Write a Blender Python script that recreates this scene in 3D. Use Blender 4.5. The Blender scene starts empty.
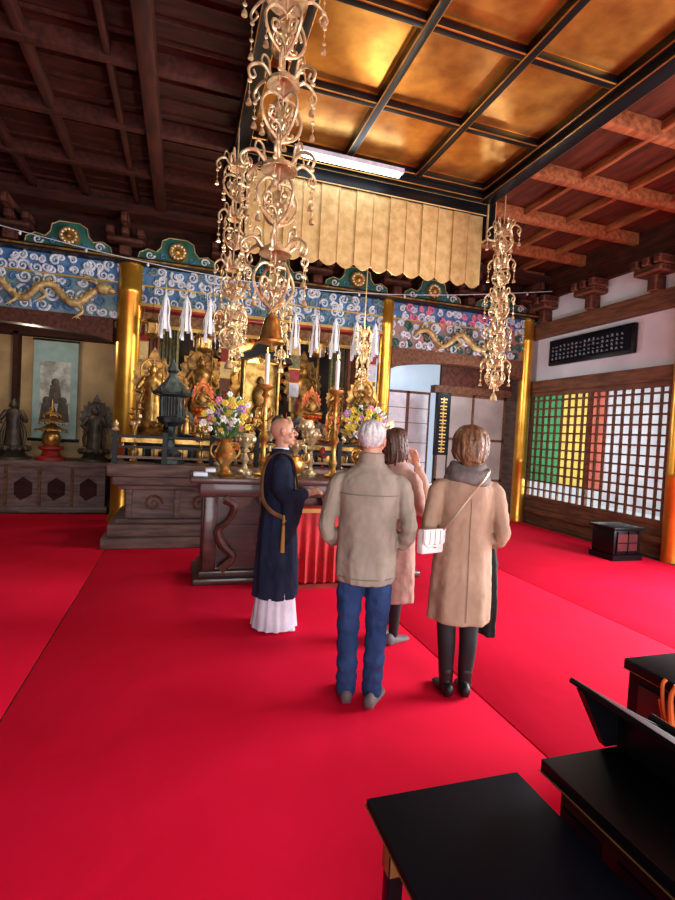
import bpy,bmesh,math,random
from mathutils import Vector,Matrix
R=random.Random(7)
sc=bpy.context.scene
try:
    sc.view_settings.view_transform='Standard'
except Exception: pass
pi=math.pi
def S(r,g,b):
    f=lambda c:(c/255/12.92) if c/255<=.04045 else ((c/255+.055)/1.055)**2.4
    return (f(r),f(g),f(b),1)
def mat(name,col,rough=.6,metal=0,col2=None,scale=6,bump=0,bscale=40,st=(1,1,1),emit=0,coat=0,sheen=0,ecol=None,trans=0,spec=None,bdist=.01,bst=None):
    m=bpy.data.materials.new(name);m.use_nodes=True
    nt=m.node_tree;N=nt.nodes;L=nt.links
    p=N['Principled BSDF']
    p.inputs['Roughness'].default_value=rough;p.inputs['Metallic'].default_value=metal
    p.inputs['Base Color'].default_value=col
    if spec is not None:p.inputs['Specular IOR Level'].default_value=spec
    if coat:p.inputs['Coat Weight'].default_value=coat
    if sheen:p.inputs['Sheen Weight'].default_value=sheen
    if emit:
        p.inputs['Emission Color'].default_value=ecol or col;p.inputs['Emission Strength'].default_value=emit
    tc=N.new('ShaderNodeTexCoord');mp=N.new('ShaderNodeMapping');mp.inputs['Scale'].default_value=st
    L.new(tc.outputs['Object'],mp.inputs[0])
    if col2 is None: col2=tuple(c*.8 for c in col[:3])+(1,)
    n=N.new('ShaderNodeTexNoise');n.inputs['Scale'].default_value=scale;n.inputs['Detail'].default_value=5
    L.new(mp.outputs[0],n.inputs['Vector'])
    r=N.new('ShaderNodeMapRange');r.inputs[1].default_value=.35;r.inputs[2].default_value=.65
    L.new(n.outputs[0],r.inputs[0])
    mx=N.new('ShaderNodeMix');mx.data_type='RGBA'
    mx.inputs[6].default_value=col;mx.inputs[7].default_value=col2
    L.new(r.outputs[0],mx.inputs[0]);L.new(mx.outputs[2],p.inputs['Base Color'])
    if bump:
        n2=N.new('ShaderNodeTexNoise');n2.inputs['Scale'].default_value=bscale;n2.inputs['Detail'].default_value=4
        if bst:
            mp2=N.new('ShaderNodeMapping');mp2.inputs['Scale'].default_value=bst;mp2.inputs['Rotation'].default_value=(.25,.35,0)
            L.new(tc.outputs['Object'],mp2.inputs[0]);L.new(mp2.outputs[0],n2.inputs['Vector']);n2.inputs['Distortion'].default_value=.8;n2.inputs['Detail'].default_value=2
        else: L.new(mp.outputs[0],n2.inputs['Vector'])
        b=N.new('ShaderNodeBump');b.inputs['Strength'].default_value=bump;b.inputs['Distance'].default_value=bdist
        L.new(n2.outputs[0],b.inputs['Height']);L.new(b.outputs[0],p.inputs['Normal'])
    if trans:
        t=N.new('ShaderNodeBsdfTranslucent');L.new(mx.outputs[2],t.inputs[0])
        ms=N.new('ShaderNodeMixShader');ms.inputs[0].default_value=trans
        L.new(p.outputs[0],ms.inputs[1]);L.new(t.outputs[0],ms.inputs[2]);L.new(ms.outputs[0],N['Material Output'].inputs[0])
    return m
def cloth_mat(name,c,c2,s=7,bump=.7,d=.035): return mat(name,c,.8,0,c2,5,bump,s,bdist=d,bst=(1,1,.45),spec=.2)
# ---------- materials
CARP=mat('carpet_red',S(236,16,62),.95,0,S(226,12,52),1.0,.3,1.4,spec=.1,bdist=.05)
WOODD=mat('wood_dark',S(62,28,20),.7,0,S(38,18,14),3,.2,30,(1,6,6),spec=.2)
WOODY=mat('wood_dark_y',S(70,32,23),.7,0,S(44,21,15),3,.2,30,(6,1,6),spec=.2)
WOODP=mat('wood_ceiling_panel',S(92,44,24),.7,0,S(60,28,17),2,.2,30,(6,1,6),spec=.2)
WOODR=mat('wood_red',S(160,98,58),.6,0,S(116,62,36),3,.2,30,(6,1,6),spec=.2)
WOODB=mat('wood_bracket',S(92,52,40),.6,0,S(60,33,26),3,.2,30,(6,1,6),spec=.2)
WOODM=mat('wood_mid',S(118,80,58),.6,0,S(84,55,40),3,.2,30,(6,1,6),spec=.2)
WOODG=mat('wood_weathered',S(122,96,86),.6,0,S(80,60,55),3,.25,30,(1,6,6))
PLAST=mat('plaster_white',S(216,216,224),.9,0,S(200,200,210),2)
BEIGE=mat('wall_gold_beige',S(186,154,106),.6,0,S(152,122,80),2)
GOLDC=mat('gold_ceiling_leaf',S(218,164,76),.32,.8,S(166,112,48),3.2,.15,7)
GOLD=mat('gold_leaf',S(222,178,100),.34,.8,S(150,104,46),9,.3,30)
GOLDP=mat('gold_pillar_leaf',S(222,168,66),.3,.75,S(196,138,46),3,.1,12)
GOLDV=mat('gold_brocade',S(218,192,130),.55,.35,S(192,162,100),9,.3,60)
BRASS=mat('pale_gilt_brass',S(232,214,174),.36,.55,S(190,162,114),20,.2,60)
BLACK=mat('black_lacquer',S(8,8,12),.4,0,S(12,11,16),3,0,spec=.22)
BLKM=mat('black_matte_top',S(8,13,24),.5,0,S(11,17,30),3,spec=.1)
BRONZE=mat('bronze_green',S(74,88,88),.45,.6,S(42,52,52),12,.3,40)
BLUE=mat('frieze_blue',S(76,120,164),.7,0,S(50,90,140),8)
TEAL=mat('frieze_teal',S(76,112,124),.7,0,S(112,134,136),6)
GREEN=mat('frieze_green',S(34,98,86),.6,0,S(20,70,62),6)
PEACH=mat('frieze_peach',S(176,112,100),.7,0,S(108,120,120),5)
WHT=mat('painted_white',S(210,216,226),.6,0,S(176,186,200),10)
RED=mat('vermilion',S(170,34,26),.6,0,S(120,20,18),6)
REDL=mat('red_cloth',S(196,16,30),.7,0,S(160,10,24),6,.2,40)
MAROON=mat('maroon_panel',S(88,14,18),.5,0,S(60,10,14),6)
PINK=mat('pink_cloth',S(220,120,150),.7)
PAPER=mat('white_paper',S(226,230,240),.7,0,S(206,212,228),8)
PAPERG=mat('shoji_grey',S(172,164,160),.8,0,S(148,140,136),2)
CANDLE=mat('candle_wax',S(242,238,230),.4)
FLAME=mat('flame',S(255,190,90),.5,emit=6)
TUBE=mat('fluorescent_glow',S(220,240,255),.5,emit=12)
SKYW=mat('daylit_paper',S(196,216,236),.8,emit=.75,ecol=S(206,222,242))
CURT=[mat('curtain_'+n,c,.8,0,None,4,trans=.3) for n,c in (('green',S(66,138,90)),('yellow',S(200,176,92)),('red',S(178,96,82)),('white',S(176,176,180)))]
SIGNT=mat('sign_lettering',S(150,156,160),.5)
GOLDT=mat('gold_lettering',S(200,164,84),.4,.4)
ORANGE=mat('orange_cord',S(236,110,30),.6)
LEAF=mat('leaf_green',S(60,124,50),.6,0,S(34,88,34),12)
FLW=[mat('petal_'+n,c,.6) for n,c in (('white',S(250,250,246)),('yellow',S(246,218,70)),('pink',S(232,130,170)),('lilac',S(170,130,200)))]
DARKM=mat('interior_dark',S(58,40,30),.8,0,S(36,26,22),3)
SKIN=mat('skin',S(208,154,130),.5,0,S(196,138,114),14)
SKIN2=mat('skin_tan',S(196,146,118),.5,0,S(184,130,104),14)
LIP=mat('lips',S(176,96,88),.5)
EYEW=mat('eye_white',S(235,232,226),.3);EYED=mat('eye_iris',S(40,26,20),.2)
HALO=mat('halo_orange',S(224,124,44),.4,.4,S(180,56,30),8)
# ---------- builder
def catm(P,n=4):
    P=[Vector(p) for p in P]
    if len(P)<3: return P
    Q=[P[0]*2-P[1]]+P+[P[-1]*2-P[-2]];o=[]
    for i in range(1,len(Q)-2):
        a,b,c,d=Q[i-1:i+3]
        for k in range(n):
            t=k/n
            o.append(.5*((2*b)+(c-a)*t+(2*a-5*b+4*c-d)*t*t+(3*b-a-3*c+d)*t**3))
    o.append(P[-1]);return o
def interp(rs,m):
    n=len(rs);o=[]
    for k in range(m):
        t=k/(m-1)*(n-1);i=min(int(t),n-2);f=t-i;o.append(rs[i]*(1-f)+rs[i+1]*f)
    return o
class MB:
    def __init__(s): s.bm=bmesh.new();s.mats=[]
    def mi(s,m):
        if m not in s.mats:s.mats.append(m)
        return s.mats.index(m)
    def faces(s,vs,fs,m,T=None,bev=0):
        i=s.mi(m);V=[s.bm.verts.new((T@Vector(v)) if T else Vector(v)) for v in vs];F=[]
        for f in fs:
            try:
                q=s.bm.faces.new([V[k] for k in f]);q.material_index=i;F.append(q)
            except ValueError: pass
        if bev:
            E=list({e for f in F for e in f.edges})
            bmesh.ops.bevel(s.bm,geom=E,offset=bev,segments=2,affect='EDGES',profile=.5)
    def box(s,x0,x1,y0,y1,z0,z1,m,T=None,b=0):
        vs=[(x,y,z) for x in (x0,x1) for y in (y0,y1) for z in (z0,z1)]
        s.faces(vs,[(0,1,3,2),(4,6,7,5),(0,4,5,1),(2,3,7,6),(0,2,6,4),(1,5,7,3)],m,T,b)
    def prism(s,poly,d,m,T=None,b=0):
        n=len(poly);vs=[(x,0,z) for x,z in poly]+[(x,d,z) for x,z in poly]
        fs=[tuple(range(n)),tuple(range(2*n-1,n-1,-1))]+[(i,i+n,(i+1)%n+n,(i+1)%n) for i in range(n)]
        s.faces(vs,fs,m,T,b)
    def rings(s,Rg,m,T=None,cap=True):
        n=len(Rg[0]);vs=[p for r in Rg for p in r];fs=[]
        for i in range(len(Rg)-1):
            for j in range(n):
                a=i*n+j;b=i*n+(j+1)%n;fs.append((a,b,b+n,a+n))
        if cap: fs+=[tuple(range(n-1,-1,-1)),tuple(range((len(Rg)-1)*n,len(Rg)*n))]
        s.faces(vs,fs,m,T)
    def lathe(s,c,prof,m,seg=20,T=None,sx=1,sy=1):
        c=Vector(c)
        s.rings([[c+Vector((sx*max(r,.0006)*math.cos(2*pi*k/seg),sy*max(r,.0006)*math.sin(2*pi*k/seg),z)) for k in range(seg)] for r,z in prof],m,T)
    def sweep(s,P,r,m,seg=8,T=None,sm=0,flat=None):
        if sm: P2=catm(P,sm)
        else: P2=[Vector(p) for p in P]
        rs=interp(r,len(P2)) if isinstance(r,(list,tuple)) else [r]*len(P2)
        t=(P2[1]-P2[0]).normalized();u=t.orthogonal().normalized()
        if flat is not None: u=(Vector(flat)-t*Vector(flat).dot(t)).normalized()
        Rg=[]
        for i,p in enumerate(P2):
            a=P2[max(i-1,0)];b=P2[min(i+1,len(P2)-1)];t2=(b-a)
            t2=t2.normalized() if t2.length>1e-9 else t
            q=t.rotation_difference(t2);u=q@u;t=t2;w=t.cross(u)
            k2=.25 if flat is not None else 1
            Rg.append([p+(u*math.cos(2*pi*k/seg)*k2+w*math.sin(2*pi*k/seg))*rs[i] for k in range(seg)])
        s.rings(Rg,m,T)
    def ell(s,c,r,m,u=12,v=8,T=None):
        if not isinstance(r,(tuple,list)): r=(r,r,r)
        c=Vector(c);i=s.mi(m)
        X=Matrix.Translation(c)@Matrix.Diagonal((r[0],r[1],r[2],1))
        if T: X=T@X
        g=bmesh.ops.create_uvsphere(s.bm,u_segments=u,v_segments=v,radius=1,matrix=X)
        for f in {f for q in g['verts'] for f in q.link_faces}: f.material_index=i
    def limb(s,P,r,m,seg=14,T=None,sm=5):
        s.sweep(P,r,m,seg,T,sm)
        rs=r if isinstance(r,(list,tuple)) else [r,r]
        s.ell(P[0],rs[0]*.98,m,14,10,T);s.ell(P[-1],rs[-1]*.98,m,14,10,T)
    def sleeve(s,P,r,m,seed=1,seg=18,T=None):
        P2=catm(P,7);q=random.Random(seed);rs=interp(r,len(P2));n=len(P2)
        rs=[a*(1+.055*math.sin(i*1.55+seed)*(.35+1.0*math.exp(-((i/n-.55)/.25)**2))+q.uniform(-.012,.012)) for i,a in enumerate(rs)]
        s.sweep(P2,rs,m,seg,T);s.ell(P2[0],rs[0]*.98,m,14,10,T);s.ell(P2[-1],rs[-1]*.98,m,14,10,T)
    def loft(s,secs,m,seg=40,T=None,nf=0):
        Rg=[]
        for q in secs:
            cx,cy,z,rx,ry=q[:5];fo=q[5] if len(q)>5 else 0
            Rg.append([Vector((cx+rx*(1+fo*math.sin(nf*a+z*3)+fo*.6*math.sin((nf+4)*a+1-z*2))*math.cos(a),cy+ry*(1+fo*math.sin(nf*a+z*3)+fo*.6*math.sin((nf+4)*a+1-z*2))*math.sin(a),z)) for a in [2*pi*k/seg for k in range(seg)]])
        s.rings(Rg,m,T)
    def obj(s,name,parent=None,loc=(0,0,0),rz=0,remesh=0,sm=0,disp=0,dscale=.1,sharp=40,T=None):
        bmesh.ops.recalc_face_normals(s.bm,faces=s.bm.faces[:])
        if T is not None: s.bm.transform(T)
        me=bpy.data.meshes.new(name);s.bm.to_mesh(me);s.bm.free()
        for m in s.mats: me.materials.append(m)
        for p in me.polygons:p.use_smooth=True
        try: me.set_sharp_from_angle(angle=math.radians(sharp))
        except Exception: pass
        o=bpy.data.objects.new(name,me);sc.collection.objects.link(o)
        o.location=loc;o.rotation_euler=(0,0,rz)
        if parent:o.parent=parent
        if remesh:
            q=o.modifiers.new('r','REMESH');q.mode='VOXEL';q.voxel_size=remesh;q.use_smooth_shade=True
            if sm:
                q=o.modifiers.new('s','SMOOTH');q.factor=.5;q.iterations=sm
            if disp:
                t=bpy.data.textures.new('wr','CLOUDS');t.noise_scale=dscale
                q=o.modifiers.new('d','DISPLACE');q.texture=t;q.strength=disp;q.mid_level=.5
        return o
def empty(name,loc=(0,0,0),rz=0,scale=1):
    o=bpy.data.objects.new(name,None);sc.collection.objects.link(o);o.location=loc;o.rotation_euler=(0,0,rz);o.empty_display_size=.1
    o.scale=(scale,)*3
    return o
def spiral(c,r,turns=1.5,d=1,n=16,ph=0,plane='xz'):
    o=[]
    for i in range(n):
        t=i/(n-1);a=ph+d*t*turns*2*pi;q=r*(1-.85*t)
        o.append((c[0]+q*math.cos(a),c[1],c[2]+q*math.sin(a)))
    return o
# ================= ROOM =================
b=MB();b.box(-5,7.05,-4,10.95,-.12,-.014,WOODM);b.obj('floor')
b=MB()
for x0,x1 in ((-4.84,-3.55),(-3.55,-.85),(-.85,1.86),(1.86,3.9),(3.9,6.7)):
    b.box(x0+.006,x1-.006,-3.9,9.45,-.013,0,CARP,b=.003)
b.obj('red_carpet')
b=MB();b.box(-5.15,-5,-4,10.95,0,5.2,WOODD)
for y in (-3.9,-1,1.9,4.8,7.7,): b.box(-5,-4.85,y-.12,y+.12,0,5.05,WOODM)
b.box(-5,-4.9,-4,10.9,2.7,2.95,WOODY);b.obj('wall_left')
b=MB();b.box(-5,7.05,10.95,11.1,-.1,5.2,BEIGE);b.obj('wall_back')
b=MB();b.box(-5,-3.6,-4.15,-4,0,5.2,WOODD);b.box(5.8,7.05,-4.15,-4,0,5.2,WOODD);b.box(-3.6,5.8,-4.15,-4,3.4,5.2,WOODD);b.obj('wall_rear')
b=MB()
b.box(6.9,7.05,8.9,10.95,0,5.2,WOODM)
b.box(6.86,7.05,5.4,8.9,.0,.22,WOODM);b.box(6.8,7.05,5.4,8.9,.22,.32,WOODM);b.box(6.88,7.05,5.4,8.9,.32,.48,WOODM)
b.box(6.82,7.05,5.4,8.9,2.65,2.88,WOODM)
b.box(6.93,7.05,5.4,8.9,2.88,3.74,PLAST)
b.box(6.80,7.05,5.4,8.9,3.74,4.02,WOODM)
b.box(6.93,7.05,5.4,8.9,4.02,4.5,PLAST)
b.box(6.85,7.05,5.4,8.9,4.5,5.2,WOODY)
b.box(6.9,7.05,3.8,5.4,0,5.2,PLAST);b.box(6.9,7.05,-4,-1.8,0,5.2,PLAST);b.box(6.9,7.05,-1.8,3.8,2.7,5.2,PLAST);b.box(6.9,7.05,-1.8,3.8,0,.3,WOODM)
for y in (5.95,7.2,8.4):
    b.box(6.72,6.93,y-.08,y+.08,4.02,4.26,WOODB,b=.02)
    b.box(6.60,6.93,y-.24,y+.24,4.26,4.37,WOODB,b=.03)
    for q in (-.2,0,.2): b.box(6.56,6.90,y+q-.06,y+q+.06,4.37,4.5,WOODB,b=.02)
b.obj('wall_right')
b=MB()
b.box(6.86,6.94,5.6,8.75,.48,.56,WOODM);b.box(6.86,6.94,5.6,8.75,2.57,2.65,WOODM)
for y in(5.62,7.17,8.72): b.box(6.87,6.94,y-.035,y+.035,.5,2.6,WOODM)
for i in range(19): b.box(6.89,6.93,5.62+i*.1723-.016,5.62+i*.1723+.016,.5,2.6,WOODM)
for i in range(12): b.box(6.885,6.935,5.6,8.75,.7+i*.162-.015,.7+i*.162+.015,WOODM)
b.obj('lattice_window_screen')
b=MB()
y=8.85
for k,w in zip((0,1,2,3),(.9,.72,.36,1.3)):
    n=16;vs=[];fs=[]
    for i in range(n+1):
        yy=y-w*i/n;x=6.995+.02*math.sin(i*1.3)
        vs+=[(x,yy,.85 if k<3 else .6),(x,yy,2.6)]
    fs=[(2*i,2*i+1,2*i+3,2*i+2) for i in range(n)]
    b.faces(vs,fs,CURT[k]);y-=w
b.box(6.985,7.005,5.45,8.85,2.6,2.645,WOODM)
b.obj('five_colour_curtain')
# ceiling
b=MB();b.box(-5,7.05,-4,10.95,5.1,5.2,WOODD)
b.obj('ceiling')
b=MB()
for y in [9.6,8.5,7.4,6.3]+[5.2-1.1*i for i in range(9)]:
    b.box(-5,.45,y-.05,y+.05,4.93,5.1,WOODY,b=.012)
    if y>6: b.box(.45,3.9,y-.05,y+.05,4.93,5.1,WOODD,b=.012)
for i in range(40):
    y=9.4-.275*i
    if i%4!=3: b.box(-5,.45,y-.012,y+.012,5.07,5.1,WOODY)
for x in (-4.4,-3.3,-2.2,-1.5):
    b.box(x-.04,x+.04,-4,8.8,4.95,5.1,WOODY,b=.012)
b.box(-.52,-.36,-4,8.8,4.86,5.1,WOODY,b=.02);b.box(-.82,-.76,-4,8.8,4.95,5.1,WOODY,b=.01)
b.obj('ceiling_beam_grid')
b=MB()
for y in [8.6,7.5,6.4,5.3,4.2,3.1,2.0,.9,-.2,-1.3]:
    b.box(3.95,6.9,y-.055,y+.055,4.88,5.06,WOODR,b=.015)
for x in (4.7,5.45,6.2):
    b.box(x-.035,x+.035,-4,8.8,4.95,5.06,WOODR,b=.012)
b.box(3.95,6.9,-4,8.8,5.06,5.1,WOODP)
b.obj('ceiling_beam_grid')
b=MB()
b.box(.5,3.85,-3,5.95,5.0,5.06,GOLDC)
for x in (.84,1.77,2.72,3.7): b.box(x-.045,x+.045,-3,5.9,4.9,5.0,BLACK,b=.01)
for i in range(9):
    y=5.9-1.06*i;b.box(.6,3.8,y-.04,y+.04,4.91,5.0,BLACK,b=.01)
b.box(3.72,3.92,-3,6.05,4.83,5.06,BLACK,b=.01);b.box(.45,.62,-3,6.05,4.83,5.06,BLACK,b=.01);b.box(.45,3.9,5.96,6.1,4.84,5.06,BLACK,b=.01)
b.obj('gold_coffered_ceiling')
b=MB()
n=14;x0=.62;w=(3.84-x0)/n
for i in range(n):
    xa=x0+i*w;poly=[(xa+.004,4.72),(xa+w-.004,4.72)]
    for k in range(9):
        t=k/8;poly.append((xa+w-.004-(w-.008)*t,3.76-.06*math.sin(pi*t)))
    T=Matrix.Translation((0,6.10+(.012 if i%2 else 0),0))
    b.prism(poly,.012,GOLDV,T)
    b.box(xa-.005,xa+.005,6.09,6.12,3.76,4.72,GOLDV)
b.box(.55,3.92,6.06,6.16,4.68,4.84,BLACK,b=.01)
b.sweep([(.5,6.14,4.9),(.42,6.14,4.75),(.4,6.14,4.4),(.5,6.14,4.15)],[.07,.07,.06,.03],BLACK,10,sm=4)
b.box(3.86,4.0,6.04,6.18,4.35,4.9,BLACK,b=.02)
b.obj('gold_canopy_valance')
b=MB();b.sweep([(1.15,5.78,4.80),(2.42,5.78,4.80)],.026,TUBE,10);b.box(1.1,2.47,5.74,5.82,4.83,4.88,WHT)
b.obj('fluorescent_light')
def pillar(x,y,r,h=4.15,base=1):
    b=MB();P=[(r*1.2,0),(r*1.2,.05),(r*1.08,.1)] if base else [(r*1.02,0)]
    b.lathe((x,y,0.001),P+[(r,.14),(r,1.2),(r*1.03,1.21),(r*1.03,1.29),(r,1.3),(r,h-.5),(r*1.04,h-.49),(r*1.04,h-.4),(r,h-.39),(r,h)],GOLDP,32)
    b.obj('gold_pillar')
pillar(-.87,8.75,.19);pillar(3.57,8.75,.13);pillar(6.68,8.72,.125);pillar(6.84,5.40,.14,4.8,0)
# frieze
b=MB()
b.box(-5,6.9,8.9,9.05,4.2,5.17,WOODD)
b.box(-5,6.9,8.5,8.95,4.2,4.28,BLACK,b=.01);b.box(-5,6.9,8.48,8.52,4.225,4.25,GOLD)
def band(xa,xb,za,zb,m,mc,r,seed,m2=None):
    b.box(xa,xb,8.72,8.9,za,zb,m)
    q=random.Random(seed);x=xa+r*.6
    rows=max(1,int((zb-za)/(r*1.5)));
    while x<xb-r*.4:
        for k in range(rows):
            z=za+(zb-za)*(k+.5)/rows+q.uniform(-.03,.03)
            rr=r*q.uniform(.55,1.05)
            mm=mc if (m2 is None or q.random()<.65) else m2
            b.sweep(spiral((x+q.uniform(-.06,.06),8.70,z),rr,1.5,q.choice((-1,1)),16,q.uniform(0,6)),[.026,.009],mm,6)
        x+=r*1.6
band(-5,-.95,3.9,4.2,BLUE,WHT,.085,1);band(-5,-.95,3.32,3.9,TEAL,WHT,.10,2,BLUE)
band(-.75,3.5,3.62,4.2,BLUE,WHT,.095,3,TEAL)
band(3.65,6.7,3.88,4.2,BLUE,WHT,.085,4,PINK);band(3.65,6.7,3.36,3.88,PEACH,WHT,.10,5,GREEN)
b.box(-5,6.9,8.68,8.9,3.885,3.91,GOLDT)
b.box(-.75,3.5,8.66,8.9,3.57,3.62,GOLDT);b.box(-.75,3.5,8.66,8.9,3.53,3.57,RED)
def dragon(xa,xb,z,m):
    P=[];n=26
    for i in range(n):
        t=i/(n-1);P.append((xa+(xb-xa)*t,8.62+.03*math.cos(t*20),z+.13*math.sin(t*pi*4.5)))
    b.sweep(P,[.02]+[.05]*6+[.06]*4+[.045],m,10,sm=2)
    hx,hz=P[-1][0],P[-1][2]
    b.ell((hx+.06,8.6,hz+.02),(.12,.08,.09),m);b.ell((hx+.17,8.58,hz-.01),(.07,.05,.045),m)
    for s in(-1,1): b.sweep([(hx,8.6,hz+.06),(hx-.12,8.58,hz+.14+.03*s),(hx-.24,8.6,hz+.15+.05*s)],[.018,.006],m,6,sm=3)
    for t in (.25,.5,.8):
        k=P[int(t*(n-1))]
        b.sweep([k,(k[0]+.1,8.57,k[2]-.12),(k[0]+.02,8.55,k[2]-.2)],[.035,.02],m,6,sm=3)
        for s in(-1,0,1): b.sweep([(k[0]+.02,8.55,k[2]-.2),(k[0]+.02+.06*s,8.54,k[2]-.25)],[.012,.004],m,5)
    for i in range(2,n-2): b.ell((P[i][0],P[i][1]-.02,P[i][2]+.07),(.02,.015,.035),m,6,5)
PALEG=mat('painted_carving_gold',S(200,174,120),.5,.2,S(150,120,70),14)
dragon(-4.6,-3.1,3.6,PALEG);dragon(-2.9,-1.3,3.6,PALEG);dragon(4.1,5.9,3.6,PALEG)
def arch(xa,xb,z,h,th,m):
    n=20;top=[];bot=[]
    for i in range(n+1):
        t=i/n;x=xa+(xb-xa)*t;e=h*math.sin(pi*t)**.6
        top.append((x,z));bot.append((x,z-th-h+e))
    b.prism(top+bot[::-1],.22,m,Matrix.Translation((0,8.66,0)))
arch(-5,-1.1,3.32,.16,.2,WOODB);arch(3.68,6.6,3.36,.2,.2,WOODM)
for cx in (-4.9,-3.3,-1.74,-.17,1.4,2.9,4.42,5.95):
    sh=[(-.62,0),(-.6,.1),(-.48,.17),(-.34,.14),(-.27,.22),(-.25,.34),(-.14,.4),(.14,.4),(.25,.34),(.27,.22),(.34,.14),(.48,.17),(.6,.1),(.62,0)]
    b.prism(sh,.1,GREEN,Matrix.Translation((cx,8.6,4.28)),b=.01)
    b.sweep([(cx+x*.96,8.59,4.29+z*.96) for x,z in sh],.008,PALEG,6)
    Tq=Matrix.Translation((cx,8.58,4.46))@Matrix.Rotation(pi/2,4,'X')
    b.lathe((0,0,0),[(.15,-.02),(.15,.02),(.13,.05),(.04,.05),(.035,.08),(.001,.09)],GOLD,24,Tq)
    for k in range(12):
        a=k*pi/6;b.ell((cx+.1*math.cos(a),8.53,4.46+.1*math.sin(a)),(.026,.02,.026),BRASS,8,6)
    for s in(-1,1):
        b.sweep(spiral((cx+s*.42,8.585,4.36),.07,1.3,s,14),[.018,.008],WHT,6)
        b.sweep(spiral((cx+s*.22,8.585,4.36),.05,1.2,-s,12),[.014,.006],BLUE,6)
for x in (-4.1,-2.52,-.95,.62,2.15,3.66,5.2,6.6):
    b.box(x-.09,x+.09,8.5,8.9,4.28,4.44,WOODB,b=.02)
    b.box(x-.28,x+.28,8.52,8.8,4.48,4.58,WOODB,b=.03)
    for q in (-.22,0,.22): b.box(x+q-.06,x+q+.06,8.45,8.8,4.58,4.7,WOODB,b=.02)
    b.box(x-.055,x+.055,8.25,8.9,4.7,4.86,WOODB,b=.02)
b.box(-5,6.9,8.3,8.6,4.86,5.0,WOODD)
b.obj('carved_frieze_beam',T=Matrix.Translation((0,0,-.085)))
b=MB();P=[]
for i in range(41):
    t=i/40;P.append((-4.5+11.2*t,8.1,4.56-.62*math.sin(pi*t)**1.0))
b.sweep(P,.006,WHT,6)
for i in range(2,40,3):b.ell((P[i][0],8.1,P[i][2]-.03),(.02,.02,.03),WHT,8,6)
b.obj('hanging_cord_garland')
b=MB();b.box(6.84,6.92,6.3,8.25,3.15,3.64,BLACK,b=.015);b.box(6.83,6.85,6.36,8.19,3.21,3.58,BLKM)
q=random.Random(3)
for i in range(17):
    yy=6.5+i*.1
    for k in range(4):
        z0=3.25+k*.075
        b.box(6.822,6.832,yy,yy+.055*q.uniform(.5,1),z0,z0+.014,SIGNT)
        b.box(6.822,6.832,yy+.02*q.random(),yy+.035,z0,z0+.05*q.uniform(.4,1),SIGNT)
b.obj('calligraphy_sign_board')
b=MB();b.box(3.7,6.85,10.3,10.35,0,3.3,SKYW);b.obj('window_1')
b=MB()
for i,(xa,xb) in enumerate(((4.95,5.8),(5.74,6.6))):
    yy=9.15+.05*i
    b.box(xa,xb,yy,yy+.02,.05,2.5,PAPERG)
    for x in (xa,xb-.05): b.box(x,x+.05,yy-.015,yy+.035,0,2.55,WOODM)
    for z in (0,.75,1.6,2.5): b.box(xa,xb,yy-.015,yy+.035,z,z+.05,WOODM)
b.box(4.85,6.7,9.1,9.3,2.55,2.7,WOODM)
b.box(5.0,6.7,9.14,9.22,2.7,3.3,WOODB)
b.obj('sliding_door')
b=MB();
for x in(3.85,4.35): 
    b.box(x+.03,x+.47,9.3,9.34,0,2.5,PAPER);b.box(x,x+.03,9.28,9.36,0,2.55,WOODM);b.box(x+.47,x+.5,9.28,9.36,0,2.55,WOODM);b.box(x,x+.5,9.28,9.36,2.5,2.55,WOODM);b.box(x+.03,x+.47,9.285,9.36,.0,.7,WOODG)
    for z in(1.1,1.5,1.9,2.2): b.box(x+.03,x+.47,9.29,9.3,z,z+.012,WOODM)
b.obj('folding_screen')
b=MB();b.box(4.62,4.94,8.6,8.64,1.3,2.5,BLACK,b=.01);b.box(4.65,4.91,8.59,8.6,1.33,2.47,BLKM)
for i in range(8):
    z=2.36-i*.135
    b.box(4.71,4.85,8.58,8.592,z,z+.024,GOLDT);b.box(4.765,4.79,8.58,8.592,z-.07,z+.045,GOLDT);b.box(4.72,4.84,8.58,8.592,z-.06,z-.04,GOLDT)
for s in (4.64,4.92): b.sweep([(s,8.62,0),(s,8.62,1.35)],.015,BLACK,8)
b.box(4.58,4.98,8.5,8.74,0,.04,BLACK)
b.obj('vertical_calligraphy_banner')
# ================= ALTAR =================
b=MB()
b.box(-.92,3.3,6.78,8.45,0,.14,WOODG,b=.02);b.box(-.86,3.24,6.84,8.45,.14,.3,WOODG,b=.03);b.box(-.78,3.16,6.92,8.45,.3,.36,WOODG,b=.02)
b.box(-.66,3.04,7.04,8.4,.36,.74,WOODG)
for i in range(7):
    x=-.66+i*.6;b.box(x,x+.08,7.0,7.05,.36,.74,WOODG,b=.01)
    if i<6: b.sweep(spiral((x+.34,7.03,.55),.12,1.5,1,16),[.02,.01],WOODM,6)
b.box(-.76,3.14,6.94,8.45,.74,.8,WOODG,b=.02);b.box(-.82,3.2,6.88,8.45,.8,.92,WOODG,b=.03);b.box(-.88,3.26,6.82,8.45,.92,1.08,WOODG,b=.02)
b.obj('altar_platform')
b=MB()
for x in (-.8,-.2,.4,1.0,1.6,2.2,2.8,3.15):
    b.box(x-.03,x+.03,6.9,6.96,1.08,1.5,BLACK);b.lathe((x,6.93,1.5),[(.035,0),(.045,.02),(.02,.04),(.04,.07),(.03,.1),(.001,.14)],BRASS if x<-.7 else BLACK,12)
for z in(1.15,1.28,1.42): b.box(-.85,3.2,6.91,6.95,z,z+.03,WOODG if z<1.2 else BLACK)
for x in [-.7+.12*i for i in range(33)]: b.box(x,x+.015,6.92,6.94,1.15,1.3,BLACK)
b.obj('altar_railing')
b=MB()
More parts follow.
